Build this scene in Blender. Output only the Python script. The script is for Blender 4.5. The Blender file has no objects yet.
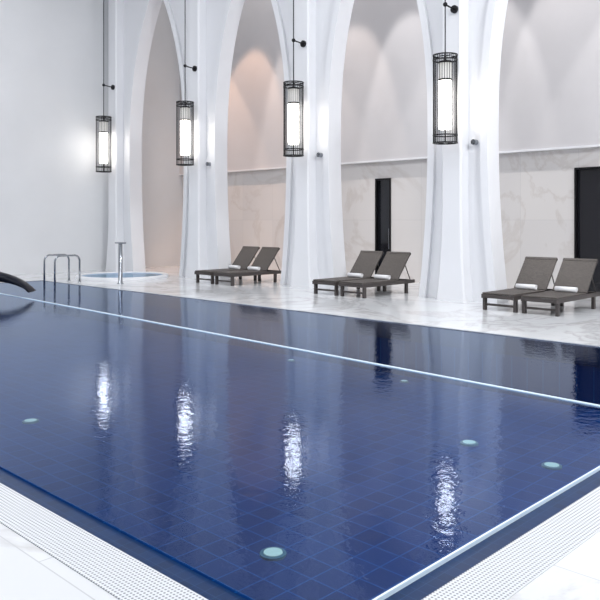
import bpy, bmesh, math, random
from mathutils import Vector, Matrix
random.seed(3)
D = bpy.data; C = bpy.context; S = C.scene
S.view_settings.view_transform = 'Standard'

# ---------------------------------------------------------------- materials
def newmat(name):
    m = D.materials.new(name); m.use_nodes = True
    nt = m.node_tree
    return m, nt, nt.nodes['Principled BSDF']

def plain(name, col, rough=0.5, metal=0.0, spec=0.5, emis=None, es=0.0, noise=0.0):
    m, nt, b = newmat(name)
    b.inputs['Base Color'].default_value = (*col, 1)
    b.inputs['Roughness'].default_value = rough
    b.inputs['Metallic'].default_value = metal
    b.inputs['Specular IOR Level'].default_value = spec
    if emis:
        b.inputs['Emission Color'].default_value = (*emis, 1)
        b.inputs['Emission Strength'].default_value = es
    if noise:
        tc = nt.nodes.new('ShaderNodeTexCoord')
        n = nt.nodes.new('ShaderNodeTexNoise'); n.inputs['Scale'].default_value = 0.7; n.inputs['Detail'].default_value = 5
        r = nt.nodes.new('ShaderNodeValToRGB')
        r.color_ramp.elements[0].position = .3; r.color_ramp.elements[1].position = .7
        r.color_ramp.elements[0].color = (*[c*(1-noise) for c in col], 1)
        r.color_ramp.elements[1].color = (*col, 1)
        nt.links.new(tc.outputs['Object'], n.inputs['Vector'])
        nt.links.new(n.outputs['Fac'], r.inputs['Fac'])
        nt.links.new(r.outputs['Color'], b.inputs['Base Color'])
    return m

def marble(name, base, vein, rough, tile=None, grout=(.55,.56,.58), rot=(0,0,0), vscale=.5, vstr=.6, gw=.004):
    m, nt, b = newmat(name)
    L = nt.links.new
    tc = nt.nodes.new('ShaderNodeTexCoord')
    mp = nt.nodes.new('ShaderNodeMapping'); mp.inputs['Rotation'].default_value = rot
    L(tc.outputs['Object'], mp.inputs['Vector'])
    n1 = nt.nodes.new('ShaderNodeTexNoise'); n1.inputs['Scale'].default_value = vscale; n1.inputs['Detail'].default_value = 8
    n1.inputs['Roughness'].default_value = .6; n1.inputs['Distortion'].default_value = 1.2
    L(mp.outputs['Vector'], n1.inputs['Vector'])
    s = nt.nodes.new('ShaderNodeMath'); s.operation = 'SUBTRACT'; s.inputs[1].default_value = .5
    a = nt.nodes.new('ShaderNodeMath'); a.operation = 'ABSOLUTE'
    L(n1.outputs['Fac'], s.inputs[0]); L(s.outputs[0], a.inputs[0])
    r = nt.nodes.new('ShaderNodeValToRGB')
    r.color_ramp.elements[0].position = 0; r.color_ramp.elements[0].color = (vstr, vstr, vstr, 1)
    r.color_ramp.elements[1].position = .035; r.color_ramp.elements[1].color = (0, 0, 0, 1)
    L(a.outputs[0], r.inputs['Fac'])
    n2 = nt.nodes.new('ShaderNodeTexNoise'); n2.inputs['Scale'].default_value = vscale*1.3; n2.inputs['Detail'].default_value = 3
    L(mp.outputs['Vector'], n2.inputs['Vector'])
    mm = nt.nodes.new('ShaderNodeMath'); mm.operation = 'MULTIPLY'
    L(r.outputs['Color'], mm.inputs[0]); L(n2.outputs['Fac'], mm.inputs[1])
    mix = nt.nodes.new('ShaderNodeMix'); mix.data_type = 'RGBA'
    mix.inputs['A'].default_value = (*base, 1); mix.inputs['B'].default_value = (*vein, 1)
    L(mm.outputs[0], mix.inputs['Factor'])
    out = mix.outputs['Result']
    if tile:
        bt = nt.nodes.new('ShaderNodeTexBrick')
        bt.inputs['Scale'].default_value = 1; bt.inputs['Brick Width'].default_value = tile[0]; bt.inputs['Row Height'].default_value = tile[1]
        bt.inputs['Mortar Size'].default_value = gw; bt.inputs['Mortar Smooth'].default_value = .1
        bt.offset = tile[2] if len(tile) > 2 else 0.5
        L(mp.outputs['Vector'], bt.inputs['Vector'])
        bt.inputs['Mortar'].default_value = (*grout, 1)
        L(out, bt.inputs['Color1'])
        d = nt.nodes.new('ShaderNodeMix'); d.data_type = 'RGBA'; d.blend_type = 'MULTIPLY'; d.inputs['Factor'].default_value = 1
        d.inputs['B'].default_value = (.95, .955, .965, 1)
        L(out, d.inputs['A']); L(d.outputs['Result'], bt.inputs['Color2'])
        out = bt.outputs['Color']
    L(out, b.inputs['Base Color'])
    b.inputs['Roughness'].default_value = rough
    return m

M_white = plain('white_plaster', (.72,.73,.75), .55, noise=.05)
M_back = plain('niche_plaster', (.62,.61,.625), .6, noise=.04)
M_arc = plain('arcade_plaster', (.79,.80,.83), .35, noise=.03)
M_ceil = plain('ceiling_paint', (.7,.7,.72), .7, noise=.03)
M_floor = marble('deck_marble', (.74,.755,.775), (.44,.42,.41), .13, tile=(1.2,.6,.5), vscale=.45, vstr=.95)
M_wallm = marble('wall_marble', (.69,.67,.66), (.46,.40,.36), .2, tile=(1.5,1.75,0), rot=(math.pi/2,0,0), vscale=.3, vstr=.5, grout=(.57,.56,.56), gw=.005)
M_black = plain('black_metal', (.012,.012,.014), .4, .6, noise=.1)
M_steel = plain('stainless_steel', (.35,.37,.40), .2, 1.0, noise=.05)
M_glow = plain('lantern_glow', (1,1,1), .5, emis=(1,.94,.86), es=8)
M_frost = plain('frosted_upper_glass', (.5,.5,.5), .5, emis=(1,.96,.9), es=.3)
M_dark = plain('dark_glass', (.012,.013,.018), .12, noise=.2)
M_towel = plain('towel_cotton', (.85,.85,.87), .95, noise=.06)
M_spout = plain('spout_dark', (.004,.006,.014), .35, 0, .15, noise=.2)
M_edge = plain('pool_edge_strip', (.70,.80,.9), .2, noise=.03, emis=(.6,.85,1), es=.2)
M_plight = plain('pool_light_glow', (.5,.6,.5), .3, emis=(.9,1,.8), es=.38)
M_pring = plain('pool_light_trim', (.10,.22,.24), .4, noise=.1)

def tilemat(name, c1, c2, gr, w, rough=.25, spec=.5, g=.025):
    m, nt, b = newmat(name)
    tc = nt.nodes.new('ShaderNodeTexCoord')
    bt = nt.nodes.new('ShaderNodeTexBrick'); bt.offset = 0
    bt.inputs['Scale'].default_value = 1; bt.inputs['Brick Width'].default_value = w; bt.inputs['Row Height'].default_value = w
    bt.inputs['Mortar Size'].default_value = w*g; bt.inputs['Bias'].default_value = 0
    bt.inputs['Color1'].default_value = (*c1,1); bt.inputs['Color2'].default_value = (*c2,1); bt.inputs['Mortar'].default_value = (*gr,1)
    nt.links.new(tc.outputs['Object'], bt.inputs['Vector'])
    nt.links.new(bt.outputs['Color'], b.inputs['Base Color'])
    b.inputs['Roughness'].default_value = rough
    b.inputs['Specular IOR Level'].default_value = spec
    return m
M_pool = tilemat('pool_floor_tiles', (.0005,.028,.130), (.0008,.042,.175), (.004,.085,.27), .25, .6, .1, .03)
M_gut = tilemat('gutter_tiles', (.002,.020,.075), (.003,.027,.10), (.012,.05,.14), .08, .3, .25)
M_tub = tilemat('tub_tiles', (.15,.40,.50), (.2,.48,.58), (.5,.7,.75), .1)

def rattan():
    m, nt, b = newmat('woven_rattan')
    L = nt.links.new
    tc = nt.nodes.new('ShaderNodeTexCoord')
    bt = nt.nodes.new('ShaderNodeTexBrick')
    bt.inputs['Scale'].default_value = 1; bt.inputs['Brick Width'].default_value = .04; bt.inputs['Row Height'].default_value = .012
    bt.inputs['Mortar Size'].default_value = .0015
    bt.inputs['Color1'].default_value = (.125,.108,.098,1); bt.inputs['Color2'].default_value = (.085,.073,.068,1); bt.inputs['Mortar'].default_value = (.02,.018,.016,1)
    L(tc.outputs['Object'], bt.inputs['Vector']); L(bt.outputs['Color'], b.inputs['Base Color'])
    b.inputs['Roughness'].default_value = .6
    return m
M_rat = rattan()
M_frame = plain('lounger_frame', (.06,.05,.048), .5, noise=.2)

def grate():
    m, nt, b = newmat('perforated_grate')
    L = nt.links.new
    tc = nt.nodes.new('ShaderNodeTexCoord')
    v = nt.nodes.new('ShaderNodeVectorMath'); v.operation = 'SCALE'; v.inputs['Scale'].default_value = 1/.022
    fr = nt.nodes.new('ShaderNodeVectorMath'); fr.operation = 'FRACTION'
    sb = nt.nodes.new('ShaderNodeVectorMath'); sb.operation = 'SUBTRACT'; sb.inputs[1].default_value = (.5,.5,0)
    mu = nt.nodes.new('ShaderNodeVectorMath'); mu.operation = 'MULTIPLY'; mu.inputs[1].default_value = (1,1,0)
    ln = nt.nodes.new('ShaderNodeVectorMath'); ln.operation = 'LENGTH'
    L(tc.outputs['Object'], v.inputs[0]); L(v.outputs[0], fr.inputs[0]); L(fr.outputs[0], sb.inputs[0]); L(sb.outputs[0], mu.inputs[0]); L(mu.outputs[0], ln.inputs[0])
    r = nt.nodes.new('ShaderNodeValToRGB')
    r.color_ramp.elements[0].position = .24; r.color_ramp.elements[0].color = (.22,.23,.26,1)
    r.color_ramp.elements[1].position = .34; r.color_ramp.elements[1].color = (.70,.72,.75,1)
    L(ln.outputs['Value'], r.inputs['Fac']); L(r.outputs['Color'], b.inputs['Base Color'])
    b.inputs['Roughness'].default_value = .4
    return m
M_grate = grate()

def water(name, tint, bump=.12, scale=5.0):
    m = D.materials.new(name); m.use_nodes = True; nt = m.node_tree; nt.nodes.clear(); L = nt.links.new
    o = nt.nodes.new('ShaderNodeOutputMaterial')
    tr = nt.nodes.new('ShaderNodeBsdfTransparent'); tr.inputs['Color'].default_value = (*tint,1)
    gl = nt.nodes.new('ShaderNodeBsdfGlossy'); gl.inputs['Roughness'].default_value = .03; gl.inputs['Color'].default_value = (.70,.81,1,1)
    fz = nt.nodes.new('ShaderNodeFresnel'); fz.inputs['IOR'].default_value = 1.42
    mx = nt.nodes.new('ShaderNodeMixShader')
    tc = nt.nodes.new('ShaderNodeTexCoord')
    n = nt.nodes.new('ShaderNodeTexNoise'); n.inputs['Scale'].default_value = scale; n.inputs['Detail'].default_value = 3; n.inputs['Roughness'].default_value = .6
    n2 = nt.nodes.new('ShaderNodeTexNoise'); n2.inputs['Scale'].default_value = .8; n2.inputs['Detail'].default_value = 1
    ad = nt.nodes.new('ShaderNodeMath'); ad.operation = 'MULTIPLY_ADD'; ad.inputs[1].default_value = .42
    L(tc.outputs['Object'], n.inputs['Vector']); L(tc.outputs['Object'], n2.inputs['Vector'])
    L(n.outputs['Fac'], ad.inputs[0]); L(n2.outputs['Fac'], ad.inputs[2])
    bp = nt.nodes.new('ShaderNodeBump'); bp.inputs['Strength'].default_value = bump; bp.inputs['Distance'].default_value = .05
    L(ad.outputs[0], bp.inputs['Height'])
    L(bp.outputs['Normal'], gl.inputs['Normal'])
    L(fz.outputs[0], mx.inputs['Fac']); L(tr.outputs[0], mx.inputs[1]); L(gl.outputs[0], mx.inputs[2])
    L(mx.outputs[0], o.inputs['Surface'])
    return m
M_water = water('pool_water_surface', (.60,.78,.92), .10, 11.0)
M_tubw = water('tub_water_surface', (.8,.95,.97), .05)

# ---------------------------------------------------------------- mesh helpers
def obj(name, bm, mat, parent=None, smooth=False, loc=None):
    me = D.meshes.new(name)
    bmesh.ops.recalc_face_normals(bm, faces=bm.faces)
    bm.to_mesh(me); bm.free()
    if isinstance(mat, (list, tuple)):
        for x in mat: me.materials.append(x)
    else: me.materials.append(mat)
    if smooth:
        for p in me.polygons: p.use_smooth = True
    o = D.objects.new(name, me); S.collection.objects.link(o)
    if parent: o.parent = parent
    if loc: o.location = loc
    return o

def box(bm, x0, x1, y0, y1, z0, z1):
    vs = [bm.verts.new(p) for p in [(x0,y0,z0),(x1,y0,z0),(x1,y1,z0),(x0,y1,z0),(x0,y0,z1),(x1,y0,z1),(x1,y1,z1),(x0,y1,z1)]]
    for f in [(0,1,2,3),(4,5,6,7),(0,1,5,4),(1,2,6,5),(2,3,7,6),(3,0,4,7)]:
        bm.faces.new([vs[i] for i in f])
    return vs

def boxobj(name, b, mat, parent=None, bev=0):
    bm = bmesh.new(); box(bm, *b)
    o = obj(name, bm, mat, parent)
    if bev: bevel(o, bev)
    return o

def bevel(o, w, seg=2):
    m = o.modifiers.new('bevel', 'BEVEL'); m.width = w; m.segments = seg; m.limit_method = 'ANGLE'

def tube(bm, pts, r, n=10):
    pts = [Vector(p) for p in pts]; rings = []
    up = None
    for i, p in enumerate(pts):
        t = (pts[min(i+1,len(pts)-1)] - pts[max(i-1,0)]).normalized()
        if up is None:
            up = Vector((0,0,1)) if abs(t.z) < .9 else Vector((1,0,0))
        a = t.cross(up).normalized(); b2 = a.cross(t).normalized(); up = b2
        rr = r[i] if isinstance(r, (list, tuple)) else r
        rings.append([bm.verts.new(p + a*math.cos(k*2*math.pi/n)*rr + b2*math.sin(k*2*math.pi/n)*rr) for k in range(n)])
    for i in range(len(rings)-1):
        for k in range(n):
            bm.faces.new([rings[i][k], rings[i][(k+1)%n], rings[i+1][(k+1)%n], rings[i+1][k]])
    bm.faces.new(rings[0]); bm.faces.new(rings[-1])

def lathe(bm, prof, n=48, cx=0, cy=0):
    rings = [[bm.verts.new((cx+r*math.cos(k*2*math.pi/n), cy+r*math.sin(k*2*math.pi/n), z)) for k in range(n)] for r, z in prof]
    for i in range(len(rings)-1):
        for k in range(n):
            bm.faces.new([rings[i][k], rings[i][(k+1)%n], rings[i+1][(k+1)%n], rings[i+1][k]])
    return rings

def empty(name, loc=(0,0,0)):
    e = D.objects.new(name, None); S.collection.objects.link(e); e.location = loc; e.empty_display_size = .2
    return e

# ---------------------------------------------------------------- dimensions
PX0, PX1, PY0, PY1 = -20.4, -2.14, 2.33, 10.3
G = .17
WZ = -.015
DEP = -.9
XL, XR, YF, YB, ZC = -23.0, 4.7, -4.0, 17.3, 11.5

# floor
bm = bmesh.new()
box(bm, XL, XR, YF, PY0-G, -.3, 0)
box(bm, XL, XR, PY1, YB, -.3, 0)
box(bm, XL, PX0, PY0-G, PY1, -.3, 0)
box(bm, PX1+G, XR, PY0-G, PY1, -.3, 0)
obj('floor', bm, M_floor)
# pool basin
pool = empty('swimming_pool')
bm = bmesh.new()
box(bm, PX0, PX1, PY0, PY1, DEP-.2, DEP)
box(bm, PX0-.1, PX0, PY0-G, PY1, DEP-.2, -.301)
box(bm, PX0-.1, PX1+G, PY1, PY1+.1, DEP-.2, -.301)
obj('basin_floor', bm, M_pool, pool)
bm = bmesh.new()
box(bm, PX0, PX1, PY1-.012, PY1-.001, -.3, -.012)
box(bm, PX0+.001, PX0+.012, PY0, PY1-.012, -.3, -.012)
obj('waterline_tiles', bm, M_gut, pool)
bm = bmesh.new()
box(bm, PX0, PX1+G, PY0-G, PY0, DEP-.2, -.03)
box(bm, PX1, PX1+G, PY0, PY1, DEP-.2, -.03)
obj('gutter_rim', bm, M_gut, pool)
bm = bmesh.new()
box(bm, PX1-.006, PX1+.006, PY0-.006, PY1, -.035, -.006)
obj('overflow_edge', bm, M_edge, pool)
bm = bmesh.new()
f = [bm.verts.new(p) for p in [(PX0,PY0,WZ),(PX1,PY0,WZ),(PX1,PY1,WZ),(PX0,PY1,WZ)]]
bm.faces.new(f)
obj('water_surface', bm, M_water, pool)
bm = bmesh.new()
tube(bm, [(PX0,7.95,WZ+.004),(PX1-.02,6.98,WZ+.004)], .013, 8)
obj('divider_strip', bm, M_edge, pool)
for i,(x,y) in enumerate([(-4.23,4.07),(-3.59,7.6),(-4.66,7.7),(-9.3,4.54),(-7.2,9.9),(-9.8,9.9)]):
    s = .88 if y < 9 else .6  # smaller far pair: lights added in place of reflected glints on the water
    bm = bmesh.new()
    R = lathe(bm, [(.12*s,DEP+.001),(.12*s,DEP+.02),(.09*s,DEP+.025)], 24, x, y); obj('pool_light_ring_%d'%i, bm, M_pring, pool)
    bm = bmesh.new()
    R = lathe(bm, [(.09*s,DEP+.003),(.085*s,DEP+.028)], 24, x, y); bm.faces.new(R[-1]); obj('pool_light_lens_%d'%i, bm, M_plight, pool)

# grates
gr = empty('drain_grate')
GW = .28
for n, b in [('near', (PX0, PX1+G+GW, PY0-G-GW, PY0-G, -.02, .004)), ('right', (PX1+G, PX1+G+GW, PY0-G, PY1, -.02, .004))]:
    boxobj('grate_'+n, b, M_grate, gr)

# walls
boxobj('wall_left', (XL-.2, XL, YF, YB+.2, -.3, ZC), M_white)
boxobj('wall_right', (XR, XR+.2, YF, YB+.2, -.3, ZC), M_white)
boxobj('wall_front', (XL-.2, XR+.2, YF-.2, YF, -.3, ZC), M_white)
boxobj('ceiling', (XL-.2, XR+.2, YF-.2, YB+.2, ZC, ZC+.2), M_ceil)
HL = 3.5
doors = [(-13.62,-13.05,2.97), (-7.6,-6.6,3.0)]
bm = bmesh.new()
xs = XL
for a,b_,h in doors:
    box(bm, xs, a, YB, YB+.2, 0, HL); box(bm, a, b_, YB, YB+.2, h, HL); xs = b_
box(bm, xs, XR, YB, YB+.2, 0, HL)
obj('wall_back_marble', bm, M_wallm)
boxobj('wall_back', (XL, XR, YB-.12, YB+.2, HL, ZC), M_back)
boxobj('trim_ledge', (XL, XR, YB-.15, YB-.0, HL-.05, HL-.001), M_arc)
for i,(a,b_,h) in enumerate(doors):
    e = empty('door_%d'%(i+1))
    bm = bmesh.new()
    t=.05
    box(bm, a+.002, a+t, YB-.03, YB+.12, 0, h-.002); box(bm, b_-t, b_-.002, YB-.03, YB+.12, 0, h-.002); box(bm, a+t, b_-t, YB-.03, YB+.12, h-t, h-.002)
    obj('door_frame', bm, M_black, e)
    boxobj('door_glass', (a+t, b_-t, YB+.08, YB+.11, .0, h-t), M_dark, e)
    bm = bmesh.new(); tube(bm, [(b_-t-.06,YB+.04,.9),(b_-t-.06,YB+.04,1.5)], .012); box(bm,b_-t-.066,b_-t-.054,YB+.04,YB+.08,.93,.95); box(bm,b_-t-.066,b_-t-.054,YB+.04,YB+.08,1.45,1.47)
    obj('door_handle', bm, M_steel, e)

# ---------------------------------------------------------------- arcade
P = 4.5; PC = [-22.3+P*k for k in range(7)]
ZA = 9.5
def w(z):
    if z >= ZA: return 0
    if z <= 3.6: return 1.5 - .24*((3.6-z)/3.6)**2
    return 1.5*(1-((z-3.6)/(ZA-3.6))**2.6)
zs = [i*.125 for i in range(48)] + [6+ i*.1 for i in range(35)] + [ZA]
zs = sorted(set(round(z,3) for z in zs))
arc = empty('arcade')
def arcband(name, off0, off1, y0, y1, mat, bev=0):
    bm = bmesh.new()
    for k in range(len(PC)-1):
        c = (PC[k]+PC[k+1])/2
        for s in (-1, 1):
            rows = []
            for z in zs:
                dz = .01
                sl = (w(min(z+dz,ZA))-w(max(z-dz,0)))/(min(z+dz,ZA)-max(z-dz,0))
                nx, nz = 1/math.hypot(1,sl), -sl/math.hypot(1,sl)
                xi = w(z)+off0
                if off1 is None: xo, zo = P/2, z
                else:
                    xo, zo = w(z)+off1*nx, z+off1*nz
                    if z == ZA: xo, zo = 0, ZA+off1*1.6
                rows.append((xi, z, xo, zo))
            vf = [[bm.verts.new((c+s*a, y, b)) for a,b in ((xi,zi),(xo,zo))] for (xi,zi,xo,zo) in rows for y in (y0,)]
            vb = [[bm.verts.new((c+s*a, y1, b)) for a,b in ((xi,zi),(xo,zo))] for (xi,zi,xo,zo) in rows]
            for i in range(len(rows)-1):
                bm.faces.new([vf[i][0],vf[i][1],vf[i+1][1],vf[i+1][0]])
                bm.faces.new([vb[i][0],vb[i][1],vb[i+1][1],vb[i+1][0]])
                bm.faces.new([vf[i][0],vb[i][0],vb[i+1][0],vf[i+1][0]])
                if off1 is not None:
                    bm.faces.new([vf[i][1],vb[i][1],vb[i+1][1],vf[i+1][1]])
    if off1 is None:
        box(bm, PC[0]-.7, PC[-1]+.0, y0, y1, ZA, ZC)
        box(bm, PC[0]-.7, PC[0], y0, y1, 0, ZA)
    bmesh.ops.remove_doubles(bm, verts=bm.verts, dist=.0005)
    return obj(name, bm, mat, arc)
arcband('arch_wall', 0, None, 14.09, 14.5, M_arc)
arcband('archivolt', -.0, .17, 14.01, 14.09, M_arc)
pz = [i*.15 for i in range(15)] + [2.2,4,6,8,9] + [9+ i*.2 for i in range(1,13)] + [ZC]
for k, pc in enumerate(PC):
    bm = bmesh.new()
    rows = []
    for z in pz:
        hw = .25 + .12*max(0,(2.2-z)/2.2)**2 + (.5*((z-9)/2.5)**2 if z>9 else 0)
        yo = 13.80 - .05*max(0,(2.2-z)/2.2)**2
        xl = max(pc-hw, XL+.01)
        ch = .04
        rows.append([bm.verts.new(p) for p in [(xl,14.09,z),(xl,yo+ch,z),(xl+ch,yo,z),(pc+hw-ch,yo,z),(pc+hw,yo+ch,z),(pc+hw,14.09,z)]])
    for i in range(len(rows)-1):
        for j in range(5):
            bm.faces.new([rows[i][j],rows[i][j+1],rows[i+1][j+1],rows[i+1][j]])
    obj('pilaster_%d'%k, bm, M_arc, arc)
bm = bmesh.new()
for pc in PC[1:5]:
    tube(bm, [(pc+.44,14.09,3.42),(pc+.44,13.97,3.42)], .06, 16)
obj('wall_speaker', bm, M_steel, arc)

# ---------------------------------------------------------------- lanterns
def lantern(x, y, zb):
    e = empty('pendant_lantern', (x,y,zb))
    H = 1.85; R = .25
    bm = bmesh.new()
    N = 30
    for i in range(N):
        a = i*2*math.pi/N
        tube(bm, [(R*math.cos(a),R*math.sin(a),0),(R*math.cos(a),R*math.sin(a),H)], .0065, 5)
    for z in (0, .16, H-.10, H):
        lathe(bm, [(R-.012,z-.012),(R+.014,z-.012),(R+.014,z+.012),(R-.012,z+.012),(R-.012,z-.012)], 32)
    for k in range(3):
        a = k*math.pi/3
        for z in (0, H):
            tube(bm, [(-R*math.cos(a),-R*math.sin(a),z),(R*math.cos(a),R*math.sin(a),z)], .008, 5)
    obj('cage', bm, M_black, e)
    bm = bmesh.new()
    Rr = lathe(bm, [(.05,.28),(.13,.29),(.14,.33),(.14,1.30),(.14,1.32)], 28)
    bm.faces.new(Rr[0]); bm.faces.new(Rr[-1])
    obj('glass_diffuser', bm, M_glow, e, True)
    bm = bmesh.new()
    Rr = lathe(bm, [(.14,1.325),(.14,H-.14),(.05,H-.13)], 28); bm.faces.new(Rr[-1])
    obj('upper_glass', bm, M_frost, e, True)
    bm = bmesh.new()
    tube(bm, [(0,0,H-.14),(0,0,ZC-zb)], .013, 8)
    tube(bm, [(0,0,0),(0,0,.29)], .013, 8)
    rr = lathe(bm, [(.145,1.31),(.148,1.33),(.145,1.35)], 24)
    rr = lathe(bm, [(.148,H-.17),(.15,H-.13),(.03,H-.10),(.02,H+.05)], 24)
    obj('stem', bm, M_black, e)
    zm = 6.28-zb; yw = 13.80-y
    bm = bmesh.new()
    tube(bm, [(0,yw,zm),(0,yw-.05,zm)], .085, 20)
    tube(bm, [(0,yw-.05,zm),(0,.1,zm+.02),(0,0,zm+.03)], .018, 8)
    bmesh.ops.create_uvsphere(bm, u_segments=12, v_segments=8, radius=.05, matrix=Matrix.Translation((0,0,zm+.03)))
    obj('wall_bracket', bm, M_black, e)
for k, pc in enumerate(PC[:6]):
    lantern(pc+.10, 13.42, 3.38)

# ---------------------------------------------------------------- loungers
def lounger(x, y):
    e = empty('sun_lounger', (x,y,0))
    W, Ln, HY = .70, 2.0, 1.33
    bm = bmesh.new()
    for xa in (0, W-.06):
        box(bm, xa, xa+.06, 0, Ln, .235, .315)
    for ya in (0, HY-.03, Ln-.06):
        box(bm, .06, W-.06, ya, ya+.06, .24, .31)
    for ya in (.06, Ln-.36):
        for xa in (-.004, W-.056):
            box(bm, xa, xa+.06, ya, ya+.08, 0, .235)
    box(bm, .06, W-.06, .07, .11, .09, .13)
    o = obj('frame', bm, M_frame, e); bevel(o, .006)
    bm = bmesh.new(); box(bm, .015, W-.015, .01, HY-.02, .315, .345)
    o = obj('seat', bm, M_rat, e); bevel(o, .01)
    bm = bmesh.new(); Lb = .80
    box(bm, 0, W, 0, Lb, 0, .045)
    box(bm, 0, W, Lb-.05, Lb+.012, -.012, .055)
    o = obj('backrest', bm, M_rat, e); bevel(o, .012)
    ang = math.radians(50)
    o.location = (0, HY, .325); o.rotation_euler = (ang, 0, 0)
    bm = bmesh.new()
    for xa in (.06, W-.09):
        tube(bm, [(xa+.01, HY+.36, .70), (xa+.01, Ln-.08, .30)], .012, 8)
    obj('strut', bm, M_frame, e)
    t = empty('rolled_towel', (x+W/2, y+HY-.17, .345+.06))
    bm = bmesh.new()
    prof = []
    for i in range(60):
        a = i*.33; r = .012 + .0026*i*.33*2.5
        prof.append((r*math.cos(a)*1.0, r*math.sin(a)))
    rmax = max(math.hypot(*p) for p in prof)
    sc = .062/rmax
    tL = .21
    rows = [[bm.verts.new((sx, p[0]*sc, p[1]*sc)) for p in prof] for sx in (-tL, tL)]
    for i in range(len(prof)-1):
        bm.faces.new([rows[0][i],rows[0][i+1],rows[1][i+1],rows[1][i]])
    o = obj('roll', bm, M_towel, t, True)
    m = o.modifiers.new('thick','SOLIDIFY'); m.thickness = .009; m.offset = -1
for x0 in (-16.5, -12.0, -7.5):
    lounger(x0, 12.83); lounger(x0+.83, 12.83)

# ---------------------------------------------------------------- ladder handrails
e = empty('pool_ladder')
bm = bmesh.new()
for x in (-19.6, -19.0):
    ya, yb, zt, r = 9.97, 10.72, .76, .16
    pts = [(x,ya,-.7),(x,ya,zt-r)]
    for i in range(1,7):
        a = i*math.pi/12; pts.append((x, ya+r-r*math.cos(a), zt-r+r*math.sin(a)))
    for i in range(0,7):
        a = math.pi/2 - i*math.pi/12; pts.append((x, yb-r+r*math.cos(a), zt-r+r*math.sin(a)))
    pts.append((x,yb,.002))
    tube(bm, pts, .026, 12)
    lathe(bm, [(.05,.001),(.05,.012),(.025,.03)], 20, x, yb)
obj('handrails', bm, M_steel, e, True)
bm = bmesh.new()
for z in (-.2,-.45,-.68): box(bm, -19.6, -19.0, 9.93, 10.01, z, z+.025)
obj('steps', bm, M_steel, e)

# ---------------------------------------------------------------- whirlpool
e = empty('whirlpool_tub', (-19.6,12.5,0))
bm = bmesh.new(); lathe(bm, [(1.38,0),(1.38,.06),(1.35,.09),(1.24,.09),(1.21,.06),(1.21,.005)], 64); obj('rim', bm, M_arc, e, True)
bm = bmesh.new(); r = lathe(bm, [(1.22,.008),(.3,.009)], 48); bm.faces.new(r[-1]); obj('tub_floor', bm, M_tub, e)
bm = bmesh.new(); r = lathe(bm, [(1.22,.062),(.3,.062)], 48); bm.faces.new(r[-1]); obj('tub_water', bm, M_tubw, e)
e = empty('shower_post', (-17.75,11.25,0))
bm = bmesh.new()
r = lathe(bm, [(.09,0),(.09,.015),(.06,.03),(.055,1.08),(.055,1.1)], 24); bm.faces.new(r[-1])
obj('post', bm, M_steel, e, True)
boxobj('top_plate', (-.19,.19,-.06,.06,1.10,1.14), M_steel, e, .004)

# ---------------------------------------------------------------- cascade spout
e = empty('waterfall_spout', (-16.9,7.27,0))
dirv = Vector((.72,.69,0)).normalized(); side = Vector((-dirv.y, dirv.x, 0))
bm = bmesh.new()
prof = []
for i in range(19):
    t = i/18
    a = math.pi*(.02+.86*t)
    prof.append((-1.15*math.cos(a)-.1, -.09+.56*math.sin(a), .34-.08*t, .34*(1-t)**.7+.02))
prof.insert(0, (-1.25, -.88, .36, .30))
rows = []
for (l, z, hw, th) in prof:
    c = dirv*l + Vector((0,0,z))
    rows.append([bm.verts.new(c + side*a + Vector((0,0,b))) for a,b in ((-hw,0),(-hw*.6,th*.5),(0,th*.7),(hw*.6,th*.5),(hw,0),(hw*.6,-th*.5),(0,-th*.6),(-hw*.6,-th*.5))])
for i in range(len(rows)-1):
    for j in range(8):
        bm.faces.new([rows[i][j],rows[i][(j+1)%8],rows[i+1][(j+1)%8],rows[i+1][j]])
bm.faces.new(rows[0]); bm.faces.new(rows[-1])
obj('spout_blade', bm, M_spout, e, True)

# ---------------------------------------------------------------- lights
def aim(o, loc, tgt):
    o.location = loc
    o.rotation_euler = (Vector(tgt)-Vector(loc)).to_track_quat('-Z','Y').to_euler()
def area(name, loc, sx, sy, power, col=(1,1,1), tgt=None):
    l = D.lights.new(name, 'AREA'); l.shape = 'RECTANGLE'; l.size = sx; l.size_y = sy; l.energy = power; l.color = col
    o = D.objects.new(name, l); S.collection.objects.link(o)
    aim(o, loc, tgt or (loc[0], loc[1]+.0001, loc[2]-5)); return o
def spot(name, loc, tgt, power, ang, col=(1,1,1), blend=.3, rad=.08):
    l = D.lights.new(name, 'SPOT'); l.energy = power; l.color = col; l.spot_size = math.radians(ang); l.spot_blend = blend; l.shadow_soft_size = rad
    o = D.objects.new(name, l); S.collection.objects.link(o); aim(o, loc, tgt); return o
for x in (-18,-11,-4):
    area('ceiling_fill', (x, 5, ZC-.1), 4, 5, 480, (.97,.985,1))  # area fills added under the unseen ceiling to light the hall
area('side_fill', (3.5, 9, 9.5), 4, 2, 1200, (.98,.99,1), (-14, 12, 2))  # added fill high on the right, no fixture; brightens arch reveals and left wall
for k in range(6):
    c = (PC[k]+PC[k+1])/2
    col = (1,.965,.94) if k > 1 else ((1,.62,.42) if k == 0 else (1,.86,.77))
    for s in (-1,1):
        spot('aisle_spot', (c+s*1.9, 14.9, 10.9), (c+s*.5, 17.2, 2.5), 800 if k else 1100, 40, col, .3)
area('aisle_wash', (-9, 15.9, 11.2), 24, 1, 270, (1,.98,.97))

W = D.worlds.new('World'); S.world = W; W.use_nodes = True
W.node_tree.nodes['Background'].inputs[0].default_value = (.75,.82,.95,1)
W.node_tree.nodes['Background'].inputs[1].default_value = .3

cam = D.cameras.new('camera'); co = D.objects.new('camera', cam); S.collection.objects.link(co)
co.location = (0,0,1.75); co.rotation_euler = (math.pi/2, 0, math.asin(.695))
cam.sensor_width = 36; cam.lens = 742/600*36; cam.shift_y = -80/600; cam.clip_end = 200
S.camera = co
